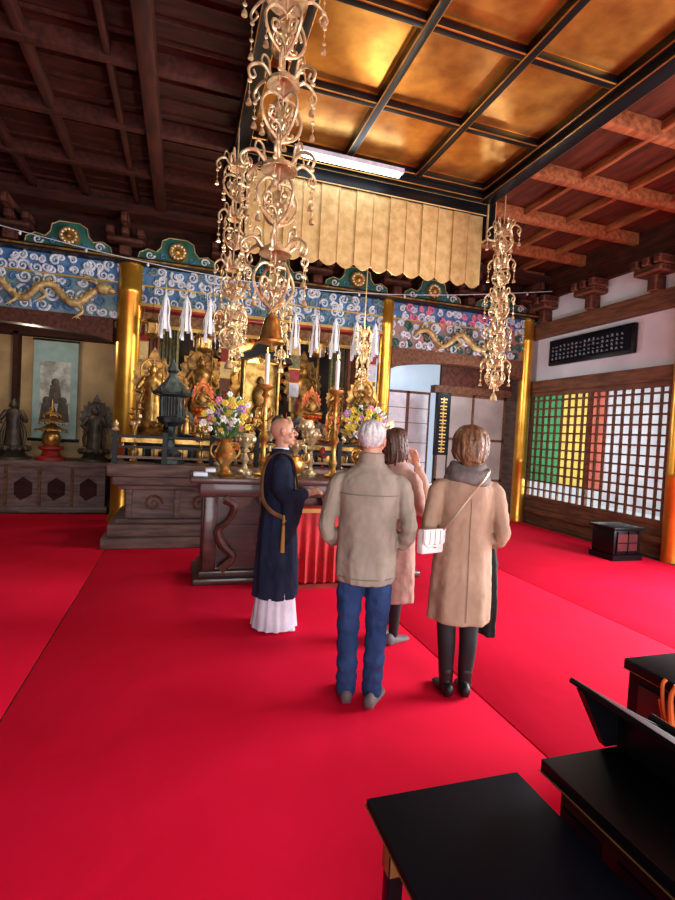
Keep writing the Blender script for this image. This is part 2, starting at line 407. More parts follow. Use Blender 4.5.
b.box(-.75,3.15,7.42,8.06,1.08,1.4,BLACK,b=.02);b.box(-.78,3.18,7.4,7.42,1.34,1.4,GOLD)
for i in range(13): b.box(-.7+i*.3,-.7+i*.3+.2,7.405,7.42,1.12,1.30,GOLD,b=.008)
b.obj('altar_shelf')
b=MB();b.box(-.3,2.8,8.09,8.44,1.08,1.75,BRONZE,b=.01)
for i in range(10): b.box(-.25+i*.31,-.25+i*.31+.2,8.07,8.09,1.45,1.7,PALEG,b=.008)
b.obj('altar_shelf')
b=MB();b.box(-.6,3.3,9.2,10.3,0,1.5,WOODD);b.box(-.6,3.3,9.18,9.2,1.3,1.495,GOLD);b.obj('inner_sanctum_stage')
def cloth(name,xa,xb,y,z0,z1,m,amp=.03,hem=None):
    b=MB();n=24;vs=[];fs=[]
    for i in range(n+1):
        x=xa+(xb-xa)*i/n;yy=y+amp*math.sin(i*1.4);vs+=[(x,yy,z0),(x,yy,z0+.06),(x,yy,z1)]
    b.faces(vs,[(3*i+1,3*i+2,3*i+5,3*i+4) for i in range(n)],m)
    b.faces(vs,[(3*i,3*i+1,3*i+4,3*i+3) for i in range(n)],hem or m)
    b.sweep([(xa-.02,y,z1),(xb+.02,y,z1)],.012,BLACK,6)
    b.obj(name)
BRC=mat('brocade_brown',S(134,70,44),.7,0,S(80,66,50),14);GRB=mat('brocade_green',S(60,92,74),.7,0,S(140,120,70),16);BRN=mat('brocade_dark',S(96,52,34),.7,0,S(140,104,56),18)
cloth('brocade_curtain',-.72,-.4,9.0,1.3,3.45,BRC,.03,GOLDT);cloth('brocade_curtain',2.9,3.35,9.0,1.3,3.45,BRC,.03,GOLDT)
cloth('brocade_curtain',-.4,-.1,9.08,1.5,3.45,GRB,.03,GOLDT);cloth('brocade_curtain',2.6,2.9,9.08,1.5,3.45,GRB,.03,GOLDT)
cloth('brocade_valance',-.7,3.35,8.95,3.2,3.48,BRN,.02,GOLDT)
b=MB();b.box(-.95,3.6,10.4,10.5,0,5,DARKM)
for i in range(9):
    x=-.8+i*.5;b.box(x,x+.04,10.37,10.4,1.5,3.5,GOLDT)
b.obj('sanctum_back_panel')
b=MB();Tm=Matrix.Translation((1.3,10.25,2.75))@Matrix.Rotation(pi/2,4,'X')
b.lathe((0,0,0),[(.62,-.02),(.62,.02),(.56,.03),(.5,.015),(.2,.015),(.18,.03),(.001,.03)],GOLD,40,Tm)
for k in range(28):
    a=2*pi*k/28;b.sweep([(1.3+.6*math.cos(a),10.22,2.75+.6*math.sin(a)),(1.3+.72*math.cos(a+.06),10.22,2.75+.72*math.sin(a+.06)),(1.3+.82*math.cos(a-.03),10.22,2.75+.82*math.sin(a-.03))],[.05,.035,.006],HALO if k%2 else GOLD,6,sm=3)
for k in range(16):
    a=2*pi*k/16;b.sweep([(1.3+.2*math.cos(a),10.21,2.75+.2*math.sin(a)),(1.3+.52*math.cos(a),10.21,2.75+.52*math.sin(a))],[.014,.006],BRASS,5)
b.obj('gilt_mandorla')
def statue(name,x,y,z,h,m,halo=True,seated=True,hm=None):
    b=MB();s=h
    b.lathe((0,0,0),[(.26,0),(.26,.03),(.2,.05),(.16,.1),(.2,.14),(.25,.17),(.22,.2),(.1,.21)],hm or m,20)
    for k in range(14):
        a=k*2*pi/14;b.ell((.21*math.cos(a),.21*math.sin(a),.165),(.05,.05,.05),hm or m,8,6)
    if seated:
        b.ell((0,-.03,.26),(.22,.15,.07),m,16,8)
        for q in(-1,1):
            b.limb([(q*.08,0,.27),(q*.2,-.08,.26),(q*.02,-.16,.26)],[.06,.06,.035],m,10)
            b.limb([(q*.11,0,.53),(q*.17,-.02,.4),(q*.06,-.14,.32)],[.045,.038,.025],m,10)
        b.loft([(0,0,.25,.13,.1),(0,0,.36,.1,.075),(0,0,.48,.13,.08),(0,0,.55,.12,.07),(0,0,.59,.04,.04)],m,18)
        hz=.66
    else:
        b.loft([(0,0,.2,.13,.1,.06),(0,0,.4,.11,.08,.05),(0,0,.55,.09,.07),(0,0,.7,.12,.08),(0,0,.76,.1,.06),(0,0,.79,.035,.035)],m,24,nf=8)
        for q in(-1,1):
            b.limb([(q*.11,0,.73),(q*.18,-.04,.6),(q*.12,-.16,.62+.06*q)],[.04,.034,.02],m,10)
            b.limb([(q*.1,0,.6),(q*.16,0,.4),(q*.15,-.02,.25)],[.02,.03,.02],m,8)
        b.sweep([(.12,-.18,.3),(.12,-.17,1.0)],.01,hm or m,6)
        hz=.85
    b.ell((0,-.01,hz),(.055,.06,.07),m);b.ell((0,0,hz+.065),(.03,.03,.03),m);b.ell((0,-.065,hz-.005),(.01,.012,.018),m,6,6)
    for q in(-1,1): b.ell((q*.057,0,hz-.01),(.01,.015,.03),m,6,6)
    if halo:
        P=[];n=36
        for i in range(n):
            a=-pi/2+2*pi*i/n;rr=.25+.045*(i%2)
            P.append((rr*math.cos(a)*.92,hz-.14+1.25*rr*math.sin(a)+(.14 if i==n//2 else 0)))
        b.prism(P,.02,hm or m,Matrix.Translation((0,.12,0)))
        b.sweep([(.16*math.cos(a),.11,hz+.16*math.sin(a)) for a in [2*pi*k/20 for k in range(21)]],.012,m,6)
        for k in range(12):
            a=k*pi/6;b.sweep([(.06*math.cos(a),.115,hz+.06*math.sin(a)),(.15*math.cos(a),.11,hz+.15*math.sin(a))],[.008,.003],m,5)
    o=b.obj(name,T=Matrix.Scale(s,4));o.location=(x,y,z+.002);return o
STG=mat('statue_dark',S(84,72,58),.5,.3,S(50,42,34),9)
SGD=mat('statue_old_gold',S(190,140,70),.42,.6,S(96,66,36),10)
SBL=mat('statue_painted_blue',S(70,92,110),.5,.1,S(120,60,44),9)
statue('buddha_statue',-.42,7.74,1.4,1.15,GOLD,True,False,SGD)
statue('buddha_statue',2.86,7.74,1.4,1.08,SGD,True,False,GOLD)
statue('buddha_statue',.3,8.25,1.75,.66,SGD,True,True,HALO)
statue('buddha_statue',2.1,8.25,1.75,.66,SGD,True,True,HALO)
statue('buddha_statue',2.52,8.25,1.75,.64,GOLD,True,False,SGD)
statue('buddha_statue',-.08,8.25,1.75,.64,GOLD,True,False,SGD)
statue('buddha_statue',1.3,9.75,1.5,1.7,SGD,True,True,GOLD)
statue('buddha_statue',.3,9.75,1.5,1.5,SGD,True,False,SGD)
statue('buddha_statue',2.3,9.75,1.5,1.5,SGD,True,False,SGD)
for i,x in enumerate((.06,.34,.62,.9,1.18,1.46,1.74,2.02,2.3)): statue('small_gilt_statue',x,7.62,1.4,.40+.08*((i*2)%3),(GOLD,SGD,SBL,STG)[i%4],i%2==0,i%3==1,(BRONZE,GOLD,HALO)[i%3])
for i,x in enumerate((.2,.48,.76,1.04,1.6,1.88,2.16)): statue('small_gilt_statue',x,7.9,1.4,.38,(SGD,GOLD,SBL)[i%3],True,i%2==0,(HALO,SGD,GOLD)[i%3])
def lotus(x,y,z,h,seed):
    b=MB();q=random.Random(seed)
    b.lathe((0,0,0),[(.05,0),(.055,.02),(.03,.04),(.06,.12),(.05,.18),(.025,.22),(.04,.25)],GOLD,16)
    for i in range(9):
        a=i*2.4;r=q.uniform(.03,.07);zz=h*q.uniform(.5,1)
        p=Vector((r*math.cos(a),r*.4*math.sin(a),zz))
        b.sweep([(0,0,.24),(p.x*.3,p.y*.3,.24+(zz-.24)*.6),p],[.006,.004],GOLD,5,sm=3)
        if i%2:
            for k in range(7):
                t=k*2*pi/7;b.ell(p+Vector((.02*math.cos(t),.02*math.sin(t),.015)),(.012,.012,.03),BRASS,6,5)
        else: b.lathe(p,[(.002,-.01),(.042,.012),(.045,.02),(.002,.0)],GOLD,12)
    b.obj('golden_lotus_arrangement',loc=(x,y,z))
for i,(x,h) in enumerate(((-.6,.8),(.26,.6),(.96,.7),(1.48,.75),(2.54,.7),(2.95,.8))): lotus(x,7.22,1.083,h,i)
def hlantern(x,y,z):
    b=MB();b.lathe((0,0,0),[(.02,.32),(.03,.28),(.16,.2),(.17,.17),(.1,.17),(.1,.02),(.13,0),(.1,-.03),(.03,-.05),(.001,-.08)],GOLD,6)
    for k in range(6):
        a=k*pi/3;b.sweep([(.15*math.cos(a),.15*math.sin(a),.18),(.19*math.cos(a),.19*math.sin(a),.2),(.2*math.cos(a),.2*math.sin(a),.24)],[.012,.006],GOLD,5,sm=2);b.sweep([(.105*math.cos(a),.105*math.sin(a),0),(.105*math.cos(a),.105*math.sin(a),.18)],.008,BRASS,5)
        b.sweep([(.17*math.cos(a),.17*math.sin(a),.17),(.17*math.cos(a),.17*math.sin(a),.05)],.004,BRASS,4);b.ell((.17*math.cos(a),.17*math.sin(a),.04),(.012,.012,.02),BRASS,6,5)
    b.sweep([(0,0,.32),(0,0,3.9-z)],.005,BLACK,5)
    b.obj('gilded_hanging_lantern',loc=(x,y,z))
hlantern(-.5,8.45,3.0);hlantern(2.2,8.42,2.95);hlantern(3.05,8.42,2.95);hlantern(.3,8.42,2.85)
# left bay
b=MB();b.box(-4.84,-1.2,9.55,10.65,0,.1,WOODG,b=.01);b.box(-4.84,-1.25,9.62,10.65,.1,.78,WOODG);b.box(-4.84,-1.2,9.55,10.65,.78,.88,WOODG,b=.015)
for i in range(7):
    x=-4.8+i*.5;b.box(x,x+.05,9.59,9.63,.1,.78,WOODM);b.prism([(x+.15,.3),(x+.25,.2),(x+.42,.3),(x+.42,.5),(x+.28,.6),(x+.15,.5)],.02,WOODD,Matrix.Translation((0,9.605,0)))
b.obj('side_altar_ledge')
for x,s in((-1.5,1.05),(-2.78,1.1),(-3.4,1.1),(-4.0,1.1)): statue('dark_guardian_statue',x,9.95,.88,s,STG,x>-2,False,STG)
b=MB()
b.lathe((0,0,0),[(.24,0),(.24,.05),(.16,.08),(.12,.16),(.2,.2),(.2,.24),(.08,.26)],RED,20)
b.lathe((0,0,0),[(.1,.25),(.14,.3),(.15,.42),(.11,.5),(.06,.53)],GOLD,20)
for zz,rr in((.52,.26),(.66,.2),(.78,.14)):
    b.lathe((0,0,zz),[(rr,0),(rr*.98,.02),(rr*.4,.07),(.04,.13)],SGD,8)
    for k in range(8):
        a=k*pi/4;b.ell((rr*math.cos(a),rr*math.sin(a),zz-.02),(.012,.012,.025),GOLD,6,5)
b.lathe((0,0,.88),[(.03,0),(.04,.03),(.015,.06),(.02,.12),(.001,.2)],GOLD,10)
b.obj('gilt_reliquary_pagoda',loc=(-2.17,9.85,.882))
b=MB();SC1=mat('scroll_silk',S(150,172,168),.8,0,S(130,154,150),5);SC2=mat('scroll_painting',S(190,192,186),.8,0,S(130,128,122),7)
b.box(-2.72,-1.96,10.8,10.82,1.2,3.1,SC1);b.box(-2.6,-2.08,10.79,10.8,1.5,2.7,SC2)
b.sweep([(-2.78,10.8,1.2),(-1.9,10.8,1.2)],.03,BLACK,10);b.sweep([(-2.74,10.8,3.1),(-1.94,10.8,3.1)],.02,BLACK,10)
for x,z in((-2.34,2.3),(-2.48,1.95),(-2.2,1.95)):
    b.ell((x,10.79,z),(.07,.01,.08),STG);b.prism([(x-.12,z-.4),(x+.12,z-.4),(x+.08,z-.05),(x-.08,z-.05)],.01,STG,Matrix.Translation((0,10.782,0)))
b.obj('hanging_scroll')
b=MB()
for x in(-3.0,-1.25): b.box(x-.04,x+.04,10.7,10.95,.0,3.2,WOODD)
b.box(-4.84,-1.1,10.7,10.95,3.15,3.4,WOODD);b.obj('trim_1')
b=MB();o=(0,0,0)
b.lathe(o,[(.2,0),(.2,.05),(.14,.08),(.16,.14),(.07,.2),(.055,.32),(.09,.36),(.06,.4),(.06,.5),(.17,.56),(.19,.62),(.15,.64)],BRONZE,6)
b.lathe(o,[(.11,.64),(.11,.9)],DARKM,6)
for k in range(6):
    a=k*pi/3;b.sweep([(.15*math.cos(a),.15*math.sin(a),.62),(.15*math.cos(a),.15*math.sin(a),.92)],.014,BRONZE,6)
    for j in(1,2,3):
        a2=a+j*pi/12;b.sweep([(.135*math.cos(a2),.135*math.sin(a2),.62),(.135*math.cos(a2),.135*math.sin(a2),.92)],.006,BRONZE,4)
    b.sweep([(.2*math.cos(a),.2*math.sin(a),.96),(.25*math.cos(a),.25*math.sin(a),.96),(.27*math.cos(a),.27*math.sin(a),1.02)],[.02,.018,.01],BRONZE,6,sm=3)
b.lathe(o,[(.16,.9),(.25,.93),(.26,.96),(.19,1.02),(.12,1.1),(.06,1.18),(.05,1.22),(.08,1.26),(.06,1.32),(.02,1.38),(.001,1.44)],BRONZE,6)
b.obj('bronze_lantern',loc=(-.14,7.2,1.082))
# offering table
b=MB();TW=mat('table_wood_dark',S(86,48,40),.35,0,S(54,32,28),3,.1,30,(1,6,6),coat=.3)
b.box(.1,2.75,5.1,5.95,1.04,1.1,TW,b=.012);b.box(.2,2.65,5.18,5.87,.9,1.04,TW,b=.01)
b.box(.16,2.69,5.14,5.91,.0,.07,TW,b=.02);b.box(.22,2.63,5.2,5.85,.07,.13,TW,b=.01)
for x in(.25,2.45):
    for y in(5.2,5.75):
        b.box(x,x+.13,y,y+.1,.13,.9,TW,b=.015)
for x,s in((.45,1),(2.38,-1)):
    b.sweep([(x,5.19,.88),(x+.1*s,5.19,.8),(x+.04*s,5.19,.65),(x-.06*s,5.19,.55),(x,5.19,.4),(x+.1*s,5.19,.28),(x-.02*s,5.19,.15)],[.05,.04,.03,.04,.05,.04,.05],TW,8,sm=4)
b.box(.35,2.5,5.28,5.3,.13,.9,TW);b.box(.35,2.5,5.24,5.28,.55,.6,TW)
for i in range(6): b.prism([(.45+i*.34,.9),(.73+i*.34,.9),(.7+i*.34,.82),(.59+i*.34,.77),(.48+i*.34,.82)],.02,TW,Matrix.Translation((0,5.17,0)))
b.obj('offering_table')
b=MB();n=40
vs=[];fs=[]
for j in range(6):
    z=.80-.72*j/5
    for i in range(n+1):
        t=i/n;vs.append((1.12+.6*t,4.88-.012*j*math.sin(t*38)*.5-.004*j,z))
for j in range(5):
    for i in range(n): a=j*(n+1)+i;fs.append((a,a+1,a+n+2,a+n+1))
b.faces(vs,fs,REDL);b.box(1.1,1.74,4.88,5.06,.8,.84,REDL,b=.01);b.box(1.1,1.74,4.87,4.88,.79,.83,GOLDT)
for x in(1.14,1.66): b.box(x,x+.04,4.9,5.05,0,.8,BLACK)
b.box(1.12,1.72,4.9,5.05,.0,.05,RED);b.obj('red_cloth_lectern')
def flowers(x,y,z,seed,sc1=1):
    b=MB();b.lathe((0,0,0),[(.09,0),(.1,.02),(.06,.05),(.045,.09),(.1,.17),(.115,.24),(.08,.3),(.05,.34),(.075,.37),(.09,.39),(.07,.39),(.06,.36)],GOLD,20)
    for s in(-1,1): b.sweep([(s*.06,0,.34),(s*.13,0,.32),(s*.15,0,.24),(s*.11,0,.18)],.012,GOLD,6,sm=4)
    q=random.Random(seed)
    for i in range(84):
        a=q.uniform(0,2*pi);rr=.24*math.sqrt(q.random());zz=.48+.4*q.random()*(1-rr*1.3)
        p=Vector((rr*math.cos(a),rr*math.sin(a)*.8,zz))
        if i<34: b.sweep([(0,0,.37),(p.x*.5,p.y*.5,.45),p],[.004,.003],LEAF,4,sm=2)
        m=FLW[[0,1,0,1,0,1,2,0,1,3][i%10]];r=q.uniform(.024,.04)
        for k in range(6):
            t=k*pi/3;b.ell(p+Vector((r*.7*math.cos(t),r*.3*math.sin(a+t)-.01,r*.7*math.sin(t))),(r*.5,r*.35,r*.5),m,6,4)
        b.ell(p+Vector((0,-r*.4,0)),r*.35,FLW[1],6,4)
    for i in range(110):
        a=q.uniform(0,2*pi);rr=q.uniform(.06,.25);zz=q.uniform(.38,.84)
        p=Vector((rr*math.cos(a),rr*math.sin(a)*.8,zz));d=Vector((math.cos(a),math.sin(a),q.uniform(.2,1))).normalized()*.1
        sd=Vector((-math.sin(a),math.cos(a),0))*.02
        b.faces([p,p+d*.5+sd,p+d,p+d*.5-sd],[(0,1,2,3)],LEAF)
    b.obj('flower_vase',loc=(x,y,z))
flowers(.45,5.42,1.102,1);flowers(2.02,5.42,1.102,2)
def candle(x,y,z,h):
    b=MB();b.lathe((0,0,0),[(.09,0),(.1,.02),(.05,.05),(.03,.1),(.055,.16),(.03,.22),(.025,.35),(.06,.42),(.03,.48),(.02,h-.5),(.05,h-.46),(.025,h-.42),(.085,h-.37),(.09,h-.35),(.02,h-.35)],GOLD,18)
    for k in range(6):
        a=k*pi/3;b.sweep([(.03*math.cos(a),.03*math.sin(a),.6),(.1*math.cos(a),.1*math.sin(a),.66),(.08*math.cos(a),.08*math.sin(a),.74),(.05*math.cos(a),.05*math.sin(a),.7)],.01,GOLD,5,sm=3)
    b.lathe((0,0,0),[(.022,h-.35),(.026,h-.02),(.005,h)],CANDLE,12)
    b.ell((0,0,h+.03),(.01,.01,.03),FLAME,8,6)
    b.obj('candlestick',loc=(x,y,z))
candle(.86,5.45,1.102,1.34);candle(1.66,5.45,1.102,1.34)
def stand(x,y,z,h):
    b=MB();b.lathe((0,0,0),[(.09,0),(.09,.02),(.04,.05),(.025,.1),(.05,.15),(.03,.2),(.02,h*.5),(.06,h*.55),(.03,h*.62),(.09,h*.8),(.11,h*.9),(.09,h),(.02,h)],BRASS,20)
    for k in range(8):
        a=k*pi/4;b.ell((.1*math.cos(a),.1*math.sin(a),h*.86),(.022,.022,.04),BRASS,8,6)
    b.obj('brass_offering_stand',loc=(x,y,z))
for x,h in((.7,.45),(1.28,.4),(1.47,.55),(2.42,.7)): stand(x,5.75,1.102,h)
for x,h in((.52,.5),(1.22,.6),(1.75,.7),(2.25,.5)): stand(x,7.17,1.083,h)
b=MB();b.lathe((0,0,0),[(.06,0),(.07,.03),(.12,.06),(.15,.12),(.14,.18),(.1,.2),(.12,.23),(.1,.23),(.08,.2)],GOLD,24)
for s in(-1,1): b.sweep([(s*.13,0,.15),(s*.19,0,.2),(s*.18,0,.27),(s*.12,0,.22)],.012,GOLD,6,sm=3)
for k in range(3):
    a=k*2*pi/3+.5;b.sweep([(.06*math.cos(a),.06*math.sin(a),.05),(.1*math.cos(a),.1*math.sin(a),0.014)],[.02,.012],GOLD,6)
b.obj('incense_burner',loc=(1.15,5.33,1.102))
b=MB()
for i,(x,w) in enumerate(((.2,.14),(.3,.1))): b.box(x-w/2,x+w/2,5.2+.05*i,5.34+.05*i,1.102+.04*i,1.14+.04*i,PAPER,b=.006)
b.obj('offering_papers')
for i,(x,y) in enumerate(((.74,7.1),(2.0,7.1),(2.74,7.1))):
    b=MB();m=[GOLD,RED,PAPER,BRASS][i%4]
    b.lathe((0,0,0),[(.04,0),(.045,.02),(.015,.04),(.015,.14),(.06,.16),(.07,.19),(.05,.2),(.03,.3 if i%2 else .21),(.001,.32 if i%2 else .23)],m,14)
    if i%2==0:
        for k in range(7):
            a=k*pi/3;b.ell((.03*math.cos(a) if k else 0,.03*math.sin(a) if k else 0,.22 if k else .26),(.026,.026,.026),ORANGE,8,6)
    b.obj('offering_bowl',loc=(x,y,1.083))
b=MB()
b.box(-.35,.35,-.15,.15,0,.1,BLACK,b=.01);b.box(-.3,.3,.10,.14,.1,.95,GOLD)
for x in(-.28,.28):
    for y in(-.12,.12): b.lathe((x,y,.1),[(.03,0),(.025,.02),(.025,.82),(.035,.85)],GOLD,10)
for s in(-1,1):b.box(s*.3-.01,s*.3+.01,-.12,.12,.1,.95,BLACK)
rf=[(-.5,.95),(-.46,1.02),(-.2,1.12),(-.06,1.3),(0,1.36),(.06,1.3),(.2,1.12),(.46,1.02),(.5,.95),(.2,.99),(0,1.06),(-.2,.99)]
b.prism(rf,.34,BLACK,Matrix.Translation((0,-.18,0)));b.sweep([(x,-.19,z) for x,z in rf[:9]],.015,GOLD,6)
b.ell((0,0,.4),(.12,.08,.2),SGD);b.ell((0,-.02,.65),(.06,.06,.08),SGD);b.lathe((0,0,.1),[(.12,0),(.13,.05),(.1,.12)],GOLD,16)
b.obj('altar_shrine',loc=(1.2,8.27,1.752))
def ban(x,y,z,h,cols):
    b=MB();b.prism([(-.1,0),(.1,0),(0,.1)],.012,GOLD);n=len(cols)
    for i,m in enumerate(cols):
        z1=-h*i/n;b.box(-.085,.085,0,.008,z1-h/n+.012,z1,m);b.box(-.095,.095,-.004,.012,z1-.012,z1+.006,GOLDT)
    for q in(-1,0,1): b.prism([(q*.06-.02,-h),(q*.06+.02,-h),(q*.06+.03,-h-.25),(q*.06-.01,-h-.25)],.006,cols[(q+1)%n])
    b.sweep([(0,.004,.09),(0,.004,.3)],.004,GOLDT,5)
    b.obj('brocade_hanging_banner',loc=(x,y,z))
ban(-.65,8.68,3.2,1.1,[RED,GOLDV,GRB,WHT]);ban(.66,8.65,3.2,1.0,[GRB,RED,GOLDV,BRC]);ban(1.85,8.65,3.2,1.0,[GOLDV,GRB,RED,WHT]);ban(3.3,8.68,3.2,1.2,[RED,WHT,GRB,GOLDV])
def streamer(x,y,z,h):
    b=MB();b.lathe((0,0,0),[(.001,.03),(.02,.0),(.035,-.04),(.06,-.09),(.055,-.09),(.02,-.04)],PAPER,12)
    b.sweep([(0,0,.0),(0,0,.25)],.004,BRASS,5)
    for k in range(7):
        a=k*2*pi/7+.3;c,s=math.cos(a),math.sin(a);vs=[]
        for j in range(6):
            t=j/5;rr=.05+.05*t+.014*math.sin(t*9+k);w=.013+.011*t;zz=-.08-h*t*(1-.2*(k%2))
            vs+=[(rr*c-w*s,rr*s+w*c,zz),(rr*c+w*s,rr*s-w*c,zz)]
        b.faces(vs,[(2*j,2*j+1,2*j+3,2*j+2) for j in range(5)],PAPER)
    b.obj('hanging_paper_streamer',loc=(x,y,z))
for x in(-.30,.0,.34,1.66,2.0,2.33,2.7,3.03): streamer(x,7.9,3.52 if x<1 else 3.46,.55)
# ornaments
def ornament(x,y,zt,zb,nt,W,bell=False,seed=1,rot=0,top=4.9):
    b=MB();q=random.Random(seed);L=zt-zb;sp=L/nt
    b.sweep([(0,0,top),(0,0,zb)],.008,BRASS,6)
    def dang(p,ln,s):
        p=Vector(p);n=max(2,int(ln/(.04*s+.012)))
        b.sweep([p,p-Vector((0,0,ln))],.003,BRASS,4)
        for k in range(n):
            z=p.z-ln*(k+.5)/n
            if k%2: b.ell((p.x,p.y,z),(.010,.010,.010),BRASS,6,4)
            else: b.ell((p.x,p.y,z),(.016*s+.004,.006,.016),BRASS,6,4)
        b.lathe((p.x,p.y,p.z-ln-.045),[(.022,0),(.018,.025),(.008,.042),(.003,.046)],BRASS,8)
    for i in range(nt):
        z=zt-sp*(i+.15);w=W/2*(1-.10*(i%2))*(.9 if i else 1)
        b.lathe((0,0,z),[(.03,.07),(.05,.04),(w*.42,.0),(w*.45,-.03),(w*.38,-.03),(.03,.02)],BRASS,16)
        for k in range(6):
            a=k*pi/3+rot;c,s=math.cos(a),math.sin(a)
            Tk=Matrix.Translation((0,0,z))@Matrix.Rotation(a,4,'Z')
            b.sweep([(w*.35,0,0),(w*.6,0,.06),(w*.85,0,.04),(w,0,-.01),(w*.93,0,-.06),(w*.8,0,-.04),(w*.86,0,.0)],[.013,.011,.007],BRASS,6,Tk,sm=4)
            b.sweep([(w*.4,0,.02),(w*.45,0,.11),(w*.6,0,.13),(w*.65,0,.08),(w*.56,0,.07)],[.010,.006],BRASS,6,Tk,sm=4)
            dang((w*.95*c,w*.95*s,z-.05),sp*q.uniform(.25,.45),1)
        zc=z-sp*.45;r=min(sp*.26,w*.6)
        for aa in(rot+.2,rot+.2+pi/2):
            Tk=Matrix.Translation((0,0,zc))@Matrix.Rotation(aa,4,'Z')
            for s in(-1,1):
                b.sweep([(0,0,r),(s*r*.7,0,r*1.0),(s*r*1.15,0,r*.3),(s*r*.8,0,-r*.5),(0,0,-r*1.0)],.012,BRASS,6,Tk,sm=4)
                b.sweep(spiral((s*r*.5,0,r*.2),r*.42,1.3,s,12),[.014,.007],BRASS,6,Tk)
                b.sweep(spiral((s*r*.35,0,-r*.4),r*.3,1.2,-s,10),[.012,.006],BRASS,6,Tk)
            b.prism([(-r*.3,r*.5),(0,r*.7),(r*.3,r*.5),(r*.2,-r*.1),(0,-r*.5),(-r*.2,-r*.1)],.008,BRASS,Tk)
        b.ell((0,0,zc),(.035,.035,.035),BRASS,10,8)
        for s in(-1,1): dang((s*r*1.05*math.cos(rot+.2),s*r*1.05*math.sin(rot+.2),zc),sp*.2,.7)
    if bell:
        b.lathe((0,0,zb-.16),[(.10,0),(.105,.015),(.085,.04),(.07,.12),(.058,.17),(.03,.2),(.01,.22)],GOLD,24)
        b.sweep([(.03,0,zb+.05),(0,0,zb+.09),(-.03,0,zb+.05)],.008,GOLD,6,sm=3)
        b.sweep([(0,0,zb-.16),(0,0,zb-.22)],[.008,.02],GOLD,8)
    else: b.lathe((0,0,zb-.1),[(.05,0),(.04,.05),(.02,.09),(.003,.1)],BRASS,12)
    b.obj('hanging_gilt_ornament',loc=(x,y,0))
ornament(.60,3.68,4.8,2.40,4,.66,True,1,.25)
ornament(.46,5.6,4.5,2.35,4,.44,False,2,.1)
ornament(3.93,5.75,4.45,2.25,5,.42,False,3,.4,4.83)
for x,z in((.7,3.3),(1.35,3.35),(2.62,3.2)): ornament(x,7.3,z,z-.8,2,.26,False,int(x*10),.3,4.8)
b=MB();b.box(5.92,6.42,5.55,5.95,.08,.44,BLACK,b=.015);b.box(5.88,6.46,5.51,5.99,.44,.48,BLACK,b=.01);b.box(5.9,6.44,5.53,5.97,0,.08,BLACK)
b.box(5.98,6.36,5.54,5.55,.14,.38,MAROON);b.box(6.0,6.34,5.53,5.54,.25,.262,BLACK)
for x in(5.97,6.17,6.35): b.box(x-.006,x+.006,5.53,5.55,.1,.42,BLACK)
b.obj('offertory_box')
# ============ foreground furniture
TF=Matrix.Diagonal((.978,.978,1,1));DGT=mat('dull_gold_line',S(150,108,54),.5,.3)
b=MB();X0,X1,Y0,Y1=.62,1.2,.25,1.47
b.box(X0,X1,Y0,Y1,.42,.45,BLKM,b=.006)
b.box(X0-.003,X1,Y0,Y1+.003,.427,.431,DGT)
b.box(X0+.03,X1-.03,Y0+.03,Y1-.03,.36,.42,BLACK,b=.006)
for x in(X0+.05,X1-.1):
    for y in(Y0+.05,Y1-.1):
        b.box(x,x+.05,y,y+.05,.03,.38,BLACK,b=.006);b.box(x-.004,x+.054,y-.004,y+.054,.26,.34,DGT,b=.004);b.box(x-.02,x+.07,y-.02,y+.07,0,.03,BLACK,b=.008)
b.obj('low_lacquer_table',T=TF)
b=MB()
b.box(1.22,1.85,.35,1.38,.5,.55,BLACK,b=.006);b.box(1.217,1.22,.35,1.385,.507,.5105,DGT);b.box(1.27,1.8,.4,1.33,.06,.5,BLACK);b.box(1.22,1.85,.35,1.38,0,.06,BLACK,b=.01)
for y in(.5,.72,.94,1.16): b.box(1.265,1.27,y,y+.16,.14,.42,BLKM,b=.004)
T=Matrix.Translation((1.39,0,.78))@Matrix.Rotation(math.radians(28),4,'Y')
b.box(0,.46,.5,1.45,-.02,0,BLACK,T,b=.005);b.box(.43,.46,.5,1.45,0,.03,BLACK,T,b=.004)
for y in(.55,1.38):
    b.prism([(1.5,.55),(1.82,.55),(1.78,.58),(1.41,.755),(1.38,.76)],.03,BLACK,Matrix.Translation((0,y,0)))
b.box(1.55,1.58,.58,1.38,.55,.68,BLACK)
b.obj('sutra_reading_stand',T=TF)
b=MB();BRW=mat('box_brown',S(70,36,26),.4,0,S(40,22,18),4)
b.box(2.31,2.85,1.6,2.05,.0,.44,BLACK,b=.01);b.box(2.29,2.87,1.58,2.07,.44,.5,BLACK,b=.012);b.box(2.3,2.312,1.66,1.98,.08,.4,BRW,b=.003)
b.box(2.287,2.29,1.58,2.07,.446,.449,DGT)
b.sweep([(2.29,1.82,.5),(2.27,1.82,.47),(2.265,1.8,.36),(2.27,1.76,.28),(2.275,1.8,.3),(2.27,1.83,.4)],.009,ORANGE,8,sm=4)
b.sweep([(2.28,1.76,.5),(2.265,1.77,.42),(2.27,1.74,.2)],[.009,.012,.02],ORANGE,8,sm=4)
b.obj('scripture_box',T=TF@Matrix.Translation((.04,0,0)))
